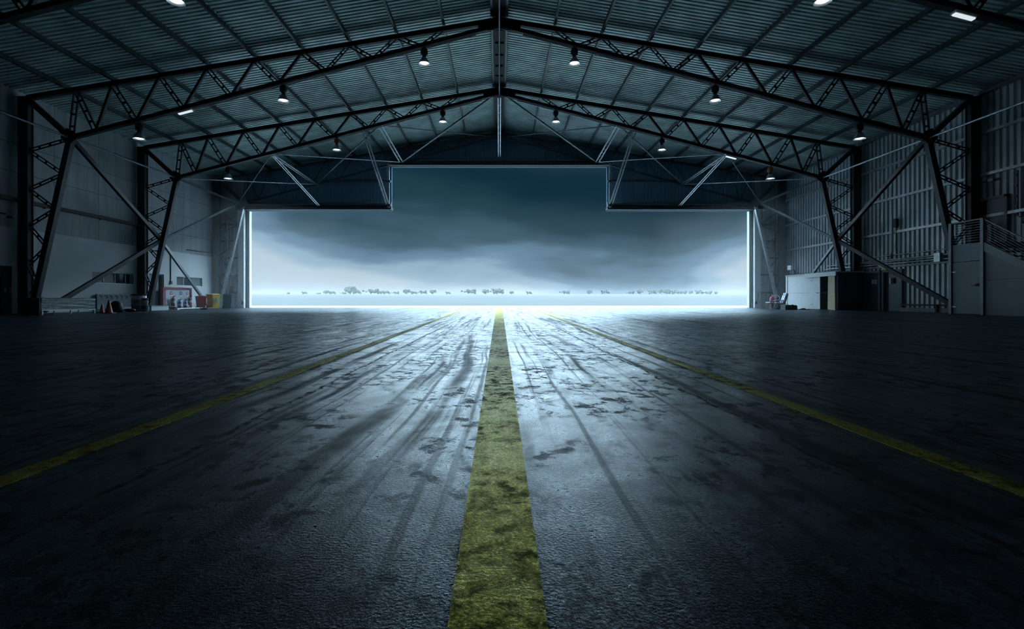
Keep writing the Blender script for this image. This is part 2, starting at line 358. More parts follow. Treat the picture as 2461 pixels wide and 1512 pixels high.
for k, y in enumerate(FY):
    back = k == 3
    fr = wthing('portal_frame', lab[k], 'roof frame', (0,y,0), 'portal frames across the hangar')
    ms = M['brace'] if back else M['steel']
    for sx in (-1, 1):
        P3 = lambda x, z, dy=0: (sx*x, y+dy, z)
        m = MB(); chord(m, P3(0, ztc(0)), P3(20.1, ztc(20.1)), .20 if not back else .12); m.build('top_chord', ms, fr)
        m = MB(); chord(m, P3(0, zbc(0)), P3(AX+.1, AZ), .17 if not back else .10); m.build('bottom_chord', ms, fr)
        m = MB(); m.prism([(0,ztc(0)-.02),(sx*.9,ztc(.9)-.02),(sx*.9,zbc(.9)-.03),(sx*.35,zbc(.35)-.12),(0,zbc(0)-.12)], y-.03, y+.03); m.build('ridge_gusset', ms, fr)
        if not back and k > 0:
            m = MB(); m.tube([P3(1.0, zbc(1.0)-.12, .06), P3(13 if sx < 0 or k > 1 else AX, zbc(13 if sx < 0 or k > 1 else AX)-.12, .06)], .022, 6); m.build('chord_conduit', M['zinc'], fr)  # pale tube added to draw the highlight along the lower flange
        # webs
        nodes_t = PX[:8] + [18.05]
        for i in range(len(nodes_t)-1):
            a, b = nodes_t[i], nodes_t[i+1]; mid_ = (a+b)/2 if i < 7 else 17.2
            w = .045 if not back else .025
            m = MB()
            if back: m.bar(P3(a, ztc(a)), P3(mid_, zbc(mid_)), .04, .045)
            elif i < 3: laced(m, P3(a, ztc(a)), P3(mid_, zbc(mid_)), w=.04, gap=.12)
            else: m.bar(P3(a, ztc(a)), P3(mid_, zbc(mid_)), .09, .11)
            m.build('web_member', ms, fr)
            m = MB()
            if back: m.bar(P3(mid_, zbc(mid_)), P3(b, ztc(b)), .04, .045)
            else: laced(m, P3(mid_, zbc(mid_)), P3(b, ztc(b)), gap=.14 if i < 6 else .18)
            m.build('web_member', ms, fr)
        clip = 2.2 if (k == 2 and sx == 1) else 0
        # column, inner leg and lattice
        m = MB(); m.box(*sorted((sx*20.02, sx*20.36)), y-.12, y+.12, clip, roof(20.2)-.3)
        for s in (-1, 1): m.box(*sorted((sx*19.98, sx*20.4)), y+s*.12-.015, y+s*.12+.015, clip, roof(20.2)-.3)
        m.build('column', ms, fr)
        m = MB(); zz = clip; t = zz/AZ; foot = 19.92 if not back else 19.95
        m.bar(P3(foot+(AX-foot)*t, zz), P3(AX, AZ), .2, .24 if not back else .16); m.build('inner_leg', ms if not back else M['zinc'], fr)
        m = MB(); laced(m, P3(AX, AZ), P3(18.02, ztc(18.02)), gap=.2); m.build('leg_head', ms, fr)
        m = MB(); m.bar(P3(AX, AZ), P3(20.1, 9.15), .18, .2); m.build('knee_member', ms, fr)
        leg = lambda z: foot + (AX-foot)*z/AZ
        zig = [(20.05,6.95),(None,5.95),(20.05,5.3),(None,4.45),(20.05,3.75),(None,2.85),(20.05,2.1),(None,1.15),(20.0,.8)]
        prev = (AX, AZ)
        for (xx, z) in zig:
            cur = (leg(z), z) if xx is None else (xx, z)
            if min(cur[1], prev[1]) > clip:
                m = MB(); laced(m, P3(prev[0], prev[1]), P3(cur[0], cur[1]), w=.04, gap=.12) if not back else m.bar(P3(*prev), P3(*cur), .05, .05)
                m.build('lattice_bar', ms, fr)
            prev = cur
        m = MB(); m.prism([(sx*(AX-.35),AZ-.05),(sx*(AX+.05),AZ-.35),(sx*(AX+.35),AZ),(sx*(AX+.1),AZ+.4),(sx*(AX-.25),AZ+.25)], y-.13, y-.10); m.build('node_plate', ms, fr)

# purlins and ridge
for sx, side in ((-1,'left'), (1,'right')):
    for i, x in enumerate([.3]+PX):
        m = MB(); z1 = roof(x)-.005; m.box(*sorted((sx*(x-.02), sx*(x+.02))), YN, YF-.02, z1-.17, z1)
        m.box(*sorted((sx*(x-.02), sx*(x+.07))), YN, YF-.02, z1-.18, z1-.155)
        o = m.build('roof_purlin', M['purlin'])
        words = ['first','second','third','fourth','fifth','sixth','seventh','eighth','ninth','tenth']
        tag(o, 'long thin steel purlin under the roof sheets, %s from the ridge on the %s slope' % (words[i], side), 'purlin', 'purlins of the %s roof slope' % side)
        if i == 5:       # small white blocks added as spots of light leaking along one purlin
            cs = None; yy = 9
            while yy < 33.5:
                if cs is None:
                    cs = MB().box(*sorted((sx*(x-.075), sx*(x-.03))), yy, yy+.08, z1-.05, z1-.02).build('sheet_clip', M['white'], o); c0 = yy
                else:
                    c_ = cs.copy(); C.objects.link(c_); c_.parent = o; c_.location = (0, yy-c0, 0)
                yy += .255
rt = thing('ridge_cable_tray', 'dark trough with a grey pipe running along the roof ridge', 'cable tray')
m = MB(); m.box(-.27,.27,YN,YF-.1,12.63,12.66); m.build('tray', M['black'], rt)
m = MB(); m.tube([(0,YN,12.12),(0,26.9,12.12)], .035, 8); m.build('pipe', M['brace'], rt)
m = MB(); y = 7.0
while y < 27:
    m.bar((-.2,y,12.60),(.2,y,12.60),.03,.06); m.bar((0,y,12.12),(0,y,12.62),.02,.02); y += 1.1
tag(m.build('hanger', M['steel'], rt))

# ------------------------------------------------------------------ bracing members (each one bolted member)
def member(name, label, a, b, kind='bar', w=.1, h=.1, m='brace', group=None, cat='brace'):
    mb = MB()
    if kind == 'bar': mb.bar(a, b, w, h)
    elif kind == 'tube': mb.tube([a, b], w/2, 10)
    else:
        pa, pb = Vector(a), Vector(b); d = (pb-pa).normalized(); s = d.cross(Vector((0,0,1))).normalized()
        for q in (-1, 1): mb.bar(pa+s*q*w, pb+s*q*w, h, h)
        n = int((pb-pa).length/.7)
        for k in range(1, n): c = pa.lerp(pb, k/n); mb.bar(c-s*w, c+s*w, h*.7, h*.4)
    return tag(mb.build(name, M[m]), label, cat, group)
ga = 'braces and struts of the hangar frame'
for sx, side in ((-1,'left'), (1,'right')):
    S = lambda x, y, z: (sx*x, y, z)
    A = [S(AX,FY[0],AZ), S(AX,FY[1],AZ), S(AX,FY[2],AZ), S(18.6,FY[3]-.15,7.45)]
    B2 = S(BX,FY[2],BZ)
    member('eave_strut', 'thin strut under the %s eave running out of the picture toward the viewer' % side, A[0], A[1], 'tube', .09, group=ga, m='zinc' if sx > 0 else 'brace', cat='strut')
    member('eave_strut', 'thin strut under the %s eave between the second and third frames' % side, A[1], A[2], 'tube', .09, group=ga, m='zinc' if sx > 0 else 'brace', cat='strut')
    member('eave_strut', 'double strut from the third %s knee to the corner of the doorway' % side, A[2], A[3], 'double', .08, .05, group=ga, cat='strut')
    member('wall_brace', 'long diagonal brace by the %s wall, from second frame knee to star joint' % side, A[1], B2, w=.14, h=.19, m='steel', group=ga)
    base1 = S(19.45, FY[1]+.05, .12) if sx < 0 else S(19.45, FY[1]+.1, .35)
    o = member('wall_brace', 'long diagonal brace by the %s wall, from the floor up to the star joint' % side, base1, B2, w=.14, h=.19, m='steel', group=ga)
    if sx > 0:
        a, b = Vector(base1), Vector(B2); d = b-a; p0, p1 = a+d*.50, a+d*.57
        mm = MB().bar(p0, p1, .16, .06); 
        for v_ in range(len(mm.v)): mm.v[v_] = (mm.v[v_][0]-.0, mm.v[v_][1], mm.v[v_][2]-.07)
        tag(mm.build('tape_band', M['yellow'], o), 'yellow tape')
    member('wall_brace', 'diagonal brace from the %s star joint up to the top corner of the doorway' % side, B2, A[3], w=.10, h=.14, m='brace', group=ga)
    end = S(20.0, 33.0, .05) if sx < 0 else S(19.54, 29.8, 2.24)
    member('wall_brace', 'diagonal brace dropping from the %s star joint toward the doorway corner' % side, B2, end, w=.12, h=.16, m='brace', group=ga)
    # bay in front of the doorway
    Cn, Dn, Tn = S(12.9,FY[2],8.86), S(6.75,FY[2],10.48), S(.35,FY[2],12.12)
    E, Fn, G = S(13.1,FY[3],8.83), S(7.0,FY[3],10.42), S(.2,FY[3],12.2)
    yb = FY[3]
    for a, b, kd, w, h, mt, lb in (
        (A[2], E, 'tube', .06, .06, 'zinc', 'thin level strut from the third %s knee to the doorway frame'),
        (Cn, A[3], 'tube', .05, .05, 'brace', 'thin brace from the outer %s truss joint down to the doorway corner'),
        (Cn, E, 'double', .09, .06, 'zinc', 'pale double brace from the outer %s truss joint to the doorway frame'),
        (Cn, Fn, 'tube', .06, .06, 'zinc', 'thin level strut from the outer %s truss joint to the doorway frame'),
        (Dn, E, 'tube', .09, .09, 'brace', 'long brace from the inner %s truss joint out to the doorway frame'),
        (Dn, Fn, 'double', .11, .07, 'zinc', 'pale double brace from the inner %s truss joint to the doorway frame'),
        (Dn, G, 'tube', .06, .06, 'brace', 'thin strut from the inner %s truss joint to the doorway gable peak'),
        (Tn, Fn, 'bar', .1, .1, 'brace', 'long brace falling from the third frame ridge toward the %s header end'),
        (Cn, S(12.86,yb-.1,7.3), 'double', .07, .05, 'zinc', 'pale double hanger from the outer %s truss joint to the low header beam'),
        (S(7.7,FY[2],10.22), S(7.95,yb-.1,7.35), 'double', .08, .07, 'brace', 'double hanger from the %s truss down to the step of the doorway'),
    ): member('roof_brace', lb % side, a, b, kd, w, h, mt, group=ga)
member('roof_brace', 'pale centre hanger from the ridge down to the high header beam', (0,FY[2]+.1,12.1), (0,FY[3]-.25,10.75), 'double', .07, .06, 'zinc', group=ga)

# header beams
def header(x0, x1, z, lb):
    o = wthing('header_beam', lb, 'beam', ((x0+x1)/2, 34.2, z), 'header beams over the doorway')
    m = MB(); m.tube([(x0,34.45,z+.34),(x1,34.45,z+.34)], .17, 14); m.build('top_tube', M['brace'], o)
    m = MB(); m.box(x0,x1,34.3,34.88,z-.02,z+.18); m.build('track_box', M['steel'], o)
    m = MB(); m.box(x0,x1,34.2,34.3,z-.04,z+.02); m.box(x0,x1,34.22,34.3,z+.10,z+.14); m.build('guide_rail', M['brace'], o)
header(-7.9, 7.9, 10.25, 'high horizontal header beam over the raised middle of the doorway')
header(-18.9, -7.75, 7.08, 'low horizontal header beam over the left part of the doorway')
header(7.75, 18.9, 7.08, 'low horizontal header beam over the right part of the doorway')
for sx, side in ((-1,'left'),(1,'right')):
    o = wthing('guide_post', 'slim pale upright post at the %s step of the doorway' % side, 'post', (sx*7.88, 34.3, 7.3))
    m = MB(); m.box(*sorted((sx*7.82, sx*7.98)), 34.02, 34.16, 7.15, 10.45); m.build('post', M['zinc'], o)
    m = MB()
    for z in (7.25, 8.95, 10.3): m.box(*sorted((sx*7.74, sx*8.04)), 34.0, 34.19, z, z+.14)
    m.build('bracket', M['brace'], o)
# gable girts beside the notch and on the return walls
for sx, side in ((-1,'left'),(1,'right')):
    m = MB(); m.box(*sorted((sx*8.05, sx*12.9)), 34.75, 34.88, 9.22, 9.30)
    tag(m.build('wall_girt', M['brace']), 'short thin girt on the gable just %s of the doorway step' % side, 'girt', 'girts on the walls')
    for z, wd in ((1.05,'lowest'), (2.36,'second lowest'), (3.57,'third lowest'), (4.8,'upper'), (6.0,'topmost')):
        m = MB(); m.box(*sorted((sx*18.9, sx*20.2)), 34.78, 34.89, z, z+.1)
        tag(m.build('wall_girt', M['brace']), '%s short girt on the narrow wall %s of the doorway' % (wd, side), 'girt', 'girts on the walls')
for z, wd in ((7.62,'topmost'), (5.85,'second highest'), (4.08,'third highest')):
    m = MB(); m.box(20.38, 20.5, YN, YF-.1, z-.05, z+.07); m.box(20.36,20.40,YN,YF-.1,z-.05,z-.03)
    tag(m.build('wall_girt', M['zinc']), '%s long horizontal girt on the corrugated right wall' % wd, 'girt', 'girts on the walls')
m = MB(); m.box(20.38, 20.5, 21.0, 34.6, 2.27, 2.37)
tag(m.build('wall_girt', M['brace']), 'lowest long girt on the corrugated right wall, under the conduits', 'girt', 'girts on the walls')
m = MB(); m.box(20.3, 20.5, YN, YF-.1, 9.25, 9.38); tag(m.build('wall_girt', M['brace']), 'eave rail along the top of the corrugated right wall', 'girt', 'girts on the walls')

# ------------------------------------------------------------------ lamps
def make_lamp():
    t = thing('high_bay_lamp', 'lamp', 'lamp')
    m = MB(); m.tube([(0,0,.62),(0,0,.70)], .02, 6); m.box(-.06,.06,-.03,.03,.66,.70); m.build('hook', M['steel'], t)
    m = MB(); m.lathe([(0,.36),(.11,.37),(.15,.42),(.155,.56),(.12,.63),(0,.64)], n=18); m.build('ballast_housing', M['steel'], t)
    m = MB(); m.lathe([(.075,.37),(.075,.27),(.10,.25)], n=18); m.build('neck', M['steel'], t)
    m = MB(); m.lathe([(.09,.27),(.13,.22),(.19,.12),(.232,0),(.24,-.005),(.226,0),(.18,.12),(.12,.215),(.0,.23)], n=28); m.build('reflector', M['reflect'], t)
    m = MB(); m.lathe([(0,.005),(.09,.012),(.15,.035),(.165,.07),(.13,.12),(0,.16)], n=28); m.build('lens', M['lit'], t)
    return t
L0 = make_lamp(); first = True
lx = ((3.2,'inner'), (9.2,'middle'), (15.35,'outer'))
for k, yy, row in ((0,13.6,'nearest'),(1,20.4,'second'),(2,27.1,'third')):
    for sx, side in ((-1,'left'),(1,'right')):
        for x, wd in lx:
            if k == 0 and (x < 5 or (x > 12 and sx < 0)): continue
            z = zbc(x) - .09 - .70
            lb = 'bell shaped high bay lamp, %s one on the %s side of the %s lamp row' % (wd, side, row)
            if k == 0: lb = {(-1,9.2): 'bell shaped lamp cut by the top edge of the picture, left of the ridge', (1,9.2): 'bell shaped lamp cut by the top edge of the picture, right of the ridge', (1,15.35): 'bell shaped lamp with orange ballast cut by the right picture edge'}[(sx, x)]
            if first: L0.location = (sx*x, yy, z); L0['label'] = lb; L0['group'] = 'high bay lamps hanging from the frames'; first = False; o = L0
            else: o = dup(L0, (sx*x, yy, z), lb, group='high bay lamps hanging from the frames')
            if x > 12 and sx > 0 and k != 1 or (k == 2 and sx < 0 and x == 9.2):
                for c in o.children:
                    if c.name.startswith('ballast'): 
                        c.data = c.data.copy(); c.data.materials[0] = M['orange']; c['label'] = 'rusty orange ballast housing'
for sx, x, yy, lb in ((-1,13.35,20.4,'short tube light under the second frame, left of the ridge'), (1,13.1,27.1,'short tube light under the third frame, right of the ridge'), (1,13.15,13.6,'short tube light in the top right corner of the picture')):
    t = wthing('tube_light', lb, 'lamp', (sx*x, yy, zbc(x)-.2), 'short tube lights under the frames')
    dz = -.264*.35; z = zbc(x)-.15
    m = MB(); m.bar((sx*(x-.3), yy-.05, z-dz*.86), (sx*(x+.3), yy-.05, z+dz*.86), .18, .07); m.build('housing', M['white'], t)
    m = MB(); m.bar((sx*(x-.28), yy-.05, z-dz*.8-.05), (sx*(x+.28), yy-.05, z+dz*.8-.05), .12, .04); m.build('diffuser', M['tubelit'], t)

# ------------------------------------------------------------------ yellow lines on the floor
def line(pts, label):
    m = MB(); n = len(pts); vs = []
    for x0, x1, y in pts: vs += [(x0,y,.003),(x1,y,.003)]
    for x0, x1, y in pts: vs += [(x0,y,0),(x1,y,0)]
    fs = [(2*i,2*i+1,2*i+3,2*i+2) for i in range(n-1)] + [(2*n+2*i,2*i,2*i+2,2*n+2*i+2) for i in range(n-1)] + [(2*i+1,2*n+2*i+1,2*n+2*i+3,2*i+3) for i in range(n-1)]
    m.add(vs, fs); return tag(m.build('painted_line', M['paint']), label, 'floor marking', 'yellow lines on the floor')
yl = [.35,.6,.87,1.3,1.9,2.7,3.9,5.4,8,11,15,20,27,35.05]
def wcen(y): d = 690/y; return .295*(d+28)*CH/d
line([(-wcen(y)/2-.003, wcen(y)/2-.003, y) for y in yl], 'wide worn yellow line down the middle of the floor')
def off(y): d = 690/y; return 2.69*(d+7)*CH/d
for sx, side in ((-1,'left'),(1,'right')):
    line([(sx*off(y)-.045-.0012*y, sx*off(y)+.045+.0012*y, y) for y in yl], 'narrow worn yellow line slanting away %s of the middle line' % side)

# ------------------------------------------------------------------ left wall: windows, doors, duct
def left_window(n, y0, y1, z0, z1, splits):
    m = MB(); x0, x1 = -20.62, -20.56
    for a, b in ((z0, z0+.03), (z1-.03, z1)): m.box(x0, x1, y0, y1, a, b)
    for s in splits: m.box(x0, x1, s-.02, s+.02, z0, z1)
    w = tag(m.build('window_%d' % n, M['white']), kind='structure')
    ed = [s for s in splits]
    for a, b in zip(ed, ed[1:]):
        MB().box(-20.6, -20.59, a+.02, b-.02, z0+.03, z1-.03).build('pane', M['glass'], w)
    MB().box(-20.71, -20.68, y0-.1, y1+.1, z0-.1, z1+.1).build('window_backing', M['black'], w)
    MB().box(-20.64,-20.45, y0, y1, z0-.03, z0).build('window_sill', M['white'], w)
    return w
w1 = left_window(1, 24.05, 26.75, 1.45, 2.03, [24.07,24.85,25.6,26.33])
m = MB(); m.box(-20.66,-20.635,24.95,25.55,1.48,1.6); m.box(-20.66,-20.635,25.65,26.3,1.48,1.62); m.build('blind', M['white'], w1)
w2 = left_window(2, 30.35, 32.95, 1.5, 2.07, [30.37,31.15,32.0,32.93])
MB().box(-20.585,-20.57,32.02,32.9,1.53,2.04).build('shutter', M['greyplas'], w2)
d1 = MB(); d1.box(-20.62,-20.5,27.95,28.02,0,2.13); d1.box(-20.62,-20.5,29.13,29.2,0,2.13); d1.box(-20.62,-20.5,27.95,29.2,2.06,2.13)
d1 = tag(d1.build('door_1', M['darkdoor']), kind='structure')
MB().box(-20.62,-20.56,28.02,28.85,.01,2.06).build('door_leaf', M['door'], d1)
MB().box(-20.66,-20.63,28.8,29.13,0,2.06).build('door_gap', M['black'], d1)  # black strip standing for the shade in the reveal
m = MB(); m.box(-20.56,-20.54,28.74,28.8,.95,1.1); m.tube([(-20.54,28.77,1.03),(-20.48,28.77,1.03),(-20.48,28.66,1.03)], .012, 6); m.build('door_handle', M['rubber'], d1)
m = MB(); m.box(-20.56,-20.552,28.15,28.42,1.5,1.72); s = m.build('paper_notice', M['paper'], d1)
m = MB(); [m.box(-20.552,-20.549,28.18,28.18+random.uniform(.1,.2),1.53+.03*i,1.54+.03*i) for i in range(6)]; m.build('printing', M['ink'], s)
d2 = MB(); d2.box(-20.64,-20.5,18.5,18.58,0,2.0); d2.box(-20.64,-20.5,20.02,20.1,0,2.0); d2.box(-20.64,-20.5,18.5,20.1,1.92,2.0)
d2 = tag(d2.build('door_2', M['darkdoor']), kind='structure')
MB().box(-20.6,-20.55,18.58,20.02,0,1.92).build('door_leaf', M['darkdoor'], d2)
m = MB(); m.box(-20.55,-20.48,18.6,19.75,.0,.06); m.box(-20.55,-20.48,18.6,19.75,.72,.8); m.box(-20.55,-20.48,18.6,19.75,1.5,1.58); m.box(-20.55,-20.48,19.67,19.75,0,1.58); m.build('screen_frame', M['steel'], d2)
m = MB(); m.box(-20.55,-20.53,19.86,19.92,.9,1.08); m.box(-20.5,-20.44,20.03,20.08,.9,1.1); m.build('door_handle', M['zinc'], d2)
m = MB(); m.box(-20.55,-20.54,18.9,19.35,1.62,1.75); m.box(-20.55,-20.54,18.9,19.35,1.46,1.52); m.build('paper_notice', M['offwhite'], d2)
# duct
o = wthing('wall_duct', 'dark square duct running along the left wall and turning down above the window', 'duct', (-20.3,20,4.8))
m = MB(); m.box(-20.44,-20.28,YN,27.1,4.72,4.88); m.box(-20.44,-20.28,26.94,27.1,3.45,4.72); m.build('duct', M['steel'], o)
m = MB(); [m.box(-20.5,-20.42,y,y+.05,4.68,4.92) for y in (12,15,18,21.5,24.5)]; m.build('bracket', M['steel'], o)
o = wthing('conduit_pipe', 'thin vertical conduit with switch box between the left door and window', 'pipe', (-20.4,29.7,1.5))
m = MB(); m.tube([(-20.43,29.75,1.75),(-20.43,29.75,3.6)], .025, 8); m.build('pipe', M['steel'], o)
MB().box(-20.46,-20.38,29.68,29.84,1.55,1.75).build('switch_box', M['rubber'], o)
m = MB(); m.tube([(-20.43,27.4,3.5),(-20.43,28.6,3.5)], .03, 8); m.box(-20.46,-20.38,27.4,27.6,3.45,3.55); m.box(-20.46,-20.38,28.5,28.66,3.45,3.55)
tag(m.build('batten_lamp', M['rubber']), 'short dark batten fitting high over the left grey door', 'fitting')
m = MB(); m.tube([(-20.46,31.3,3.86),(-20.1,33.7,3.86)], .03, 8); m.tube([(-20.1,33.7,3.86),(-20.1,34.1,3.86)], .03, 8)
tag(m.build('conduit_pipe', M['steel']), 'short level pipe high on the left wall near the doorway corner', 'pipe')
m = MB(); m.tube([(-20.42,YN,4.15),(-20.42,19.3,4.15),(-20.2,19.6,4.1)], .03, 8); m.lathe([(.0,.1),(.07,.09),(.12,0),(0,.02)], (-20.15,19.7,3.95), 12)
tag(m.build('wall_bracket_lamp', M['steel']), 'thin bracket arm low on the grey sheeting at the left picture edge', 'bracket')

# board with fire extinguishers
bd = wthing('extinguisher_board', 'white backboard in a dull red frame standing against the left wall', 'board', (-20.2,30.1,0))
MB().box(-20.30,-20.26,28.95,31.4,.12,1.28).build('panel', M['offwhite'], bd)
for a in ((28.75,28.98,0,1.36), (31.32,31.45,.0,1.36), (28.98,31.32,1.24,1.36), (28.98,31.32,.05,.14)):
    MB().box(-20.34,-20.2,a[0],a[1],a[2],a[3]).build('frame_rail', M['maroon'], bd)
def extinguisher(loc, body, label, hose=True):
    t = thing('fire_extinguisher', label, 'fire extinguisher', loc, 0, 'fire extinguishers by the white board')
    m = MB(); m.lathe([(0,0),(.095,.0),(.10,.02),(.10,.42),(.085,.48),(.04,.52),(.035,.55),(0,.55)], n=18); b = m.build('cylinder', M[body], t)
    m = MB(); m.lathe([(.101,.18),(.101,.34)], n=18); m.build('label_band', M['offwhite'], b)
    m = MB(); m.box(-.03,.03,-.03,.03,.54,.60); m.bar((0,0,.6),(.14,0,.66),.03,.015); m.bar((0,0,.57),(.13,0,.60),.03,.015); m.build('valve', M['rubber'], t)
    m = MB(); m.tube([(0,-.02,.57),(-.02,-.12,.6),(-.03,-.18,.45),(-.02,-.17,.2),(0,-.14,.08)], [.015,.015,.015,.018,.028], 8); m.build('hose', M['rubber'], t)
extinguisher((-20.1,29.50,.19), 'maroon', 'dark red fire extinguisher hung nearest the door under a red disc')
extinguisher((-20.0,29.95,0), 'blue', 'blue fire extinguisher standing between the first red and the other blue one')
extinguisher((-20.0,30.50,.0), 'blue', 'blue fire extinguisher standing under the blue disc sign')
extinguisher((-20.1,31.12,.22), 'maroon', 'dark red fire extinguisher hung at the doorway end of the white board')
for y, c, wd in ((29.55,'red','red round sign with white ring above the extinguisher nearest the door'), (30.45,'blue','blue round sign in the middle of the white board'), (31.08,'red','red round sign at the doorway end of the white board')):
    o = wthing('round_sign', wd, 'sign', (-20.25,y,.98), 'round signs on the white board')
    MB().disc((-20.25,y,1.0),.125,(1,0,0),.01).build('disc', M[c], o)
    MB().disc((-20.243,y,1.0),.07,(1,0,0),.006).build('emblem', M['paper'], o)
    MB().box(-20.243,-20.237,y-.03,y+.03,.955,1.045).build('pictogram', M[c], o)
    MB().box(-20.26,-20.25,y-.11,y+.11,.78,.88).build('caption_plate', M['paper'], o)

# things along the left wall
o = wthing('platform_step', 'low pale platform step on the floor in front of the left door', 'platform', (-18.9,27.6,0))
MB().box(-19.35,-18.9,26.0,27.35,.0,.24).build('side_panel', M['offwhite'], o)
MB().box(-19.37,-18.88,25.98,27.38,.24,.27).build('top_board', M['greyplas'], o)
MB().box(-19.30,-18.95,25.55,25.99,.0,.22).build('end_block', M['greyplas'], o)
o = wthing('tow_bar', 'long white bar lying on the floor before the extinguishers', 'bar', (-18.3,29.3,0))
MB().tube([(-18.6,27.6,.07),(-18.55,29.7,.07)], .035, 8).build('bar', M['white'], o)
m = MB(); m.box(-18.7,-18.5,27.5,27.7,.0,.1); m.box(-18.65,-18.45,29.6,29.8,.0,.1); m.build('end_fitting', M['white'], o)
m = MB(); m.prism([(28.6,0),(29.5,0),(29.4,.08),(29.0,.12),(28.7,.08)], -17.9, -17.5, 'yz'); tag(m.build('rubber_mat', M['rubber'], bevel=.02), 'flat dark rubber chock lying on the floor in front of the bins', 'chock')
def bin_(loc, body, label, sc=1, rz=0, wheel='rubber'):
    t = thing('wheelie_bin', label, 'bin', loc, rz, 'wheelie bins by the left doorway corner')
    m = MB(); a, b, h = .21, .27, .9
    vs = [(-a,-a*1.1,.03),(a,-a*1.1,.03),(a,a,.03),(-a,a,.03),(-b,-b*1.15,h),(b,-b*1.15,h),(b,b*1.15,h),(-b,b*1.15,h)]
    m.add(vs, [(3,2,1,0),(0,1,5,4),(1,2,6,5),(2,3,7,6),(3,0,4,7),(4,5,6,7)]); m.build('body', M[body], t, bevel=.02)
    m = MB(); m.box(-b-.03,b+.03,-b*1.15-.03,b*1.15+.03,h,h+.035); m.prism([(-b,h+.03),(b,h+.03),(b*.6,h+.075),(-b*.6,h+.075)], -b, b); m.build('lid', M[body], t, bevel=.012)
    m = MB(); m.tube([(-b*.8,b*1.15+.07,h-.03),(b*.8,b*1.15+.07,h-.03)], .014, 8); [m.bar((s*b*.8,b,h-.03),(s*b*.8,b*1.15+.07,h-.03),.02,.02) for s in (-1,1)]; m.build('handle', M[body], t)
    for s in (-1,1): MB().disc((s*(a+.03),a+.02,.09),.09,(1,0,0),.04,16).build('wheel', M['rubber'], t)
    t.scale = (sc,)*3; return t
bin_((-18.8,30.15,0), 'red', 'dull red wheelie bin, leftmost of the bins by the doorway', .86, .9)
t = bin_((-18.5,30.95,0), 'yellow', 'bright yellow wheelie bin with a white sticker between the red and grey bins', 1.0, 1.15)
m = MB(); m.box(-.12,.12,-.291,-.283,.45,.72)
o = m.build('sticker', M['paper'], t); m = MB()
[m.box(-.09,.09-random.random()*.06,-.296,-.290,.48+.045*i,.50+.045*i) for i in range(5)]; m.build('sticker_print', M['ink'], o)
bin_((-17.55,30.9,0), 'greyplas', 'grey green wheelie bin nearest the doorway', 1.0, .55)
m = MB(); m.box(-17.95,-17.78,31.6,31.8,0,.36); m.tube([(-17.87,31.7,.36),(-17.87,31.7,.42)],.05,10); tag(m.build('small_canister', M['blue']), 'small dark blue canister on the floor between the yellow and grey bins', 'canister')

o = wthing('wrapped_stack', 'long low stack of grey wrapped sheets on a thin steel stand by the left wall', 'stack', (-18,19.7,0))
m = MB(); random.seed(3)
ny, nz_ = 40, 12
for side_x in (-17.65,):
    vs = []; 
    for j in range(nz_+1):
        for i in range(ny+1):
            y = 18.45+2.45*i/ny; z = .2+.45*j/nz_
            vs.append((side_x+noise.noise(Vector((y*1.6, z*22, 1)))*.035, y, z+noise.noise(Vector((y*2,z*3,4)))*.012))
    fs = [(j*(ny+1)+i, j*(ny+1)+i+1, (j+1)*(ny+1)+i+1, (j+1)*(ny+1)+i) for j in range(nz_) for i in range(ny)]
    m.add(vs, fs, True)
m.box(-18.45,-17.70,18.45,20.9,.2,.64)
m.build('sheets', M['wrap'], o)
m = MB(); vs = [(x, 18.42+2.5*i/24, .66+noise.noise(Vector((x*3, i*.4, 2)))*.02) for x in (-18.48,-18.2,-17.9,-17.63) for i in range(25)]
m.add(vs, [(a*25+i, a*25+i+1, (a+1)*25+i+1, (a+1)*25+i) for a in range(3) for i in range(24)], True); m.build('cover_sheet', M['wrap'], o)
MB().box(-18.46,-17.66,18.36,18.44,.0,.66).build('end_board', M['steel'], o)  # dark sheet on the end of the stack, standing for its unlit face
m = MB(); m.box(-17.68,-17.64,18.45,20.9,.16,.2); m.box(-18.36,-18.32,18.5,20.9,.16,.2)
[m.box(x,x+.04,y,y+.04,0,.17) for x in (-17.68,-18.36) for y in (18.46,19.7,20.85)]; m.build('stand', M['zinc'], o)

def cone(loc, sc, label):
    t = thing('traffic_cone', label, 'traffic cone', loc, .3, 'traffic cones by the left wall')
    m = MB(); m.lathe([(.15,.03),(.135,.06),(.03,.57),(.02,.58),(0,.58)], n=20); m.build('cone_body', M['cone'], t)
    m = MB(); m.box(-.19,.19,-.19,.19,0,.035); m.build('base', M['rubber'], t, bevel=.01)
    m = MB(); m.lathe([(.104,.21),(.102,.22),(.085,.30),(.086,.30)], n=20); m.build('sleeve', M['maroon'], t); t.scale = (sc,)*3
cone((-17.05,20.9,0), 1.0, 'tall dull red traffic cone standing between the wrapped stack and the drum')
cone((-17.6,21.2,0), .72, 'small dull red traffic cone half hidden by the end of the wrapped stack')
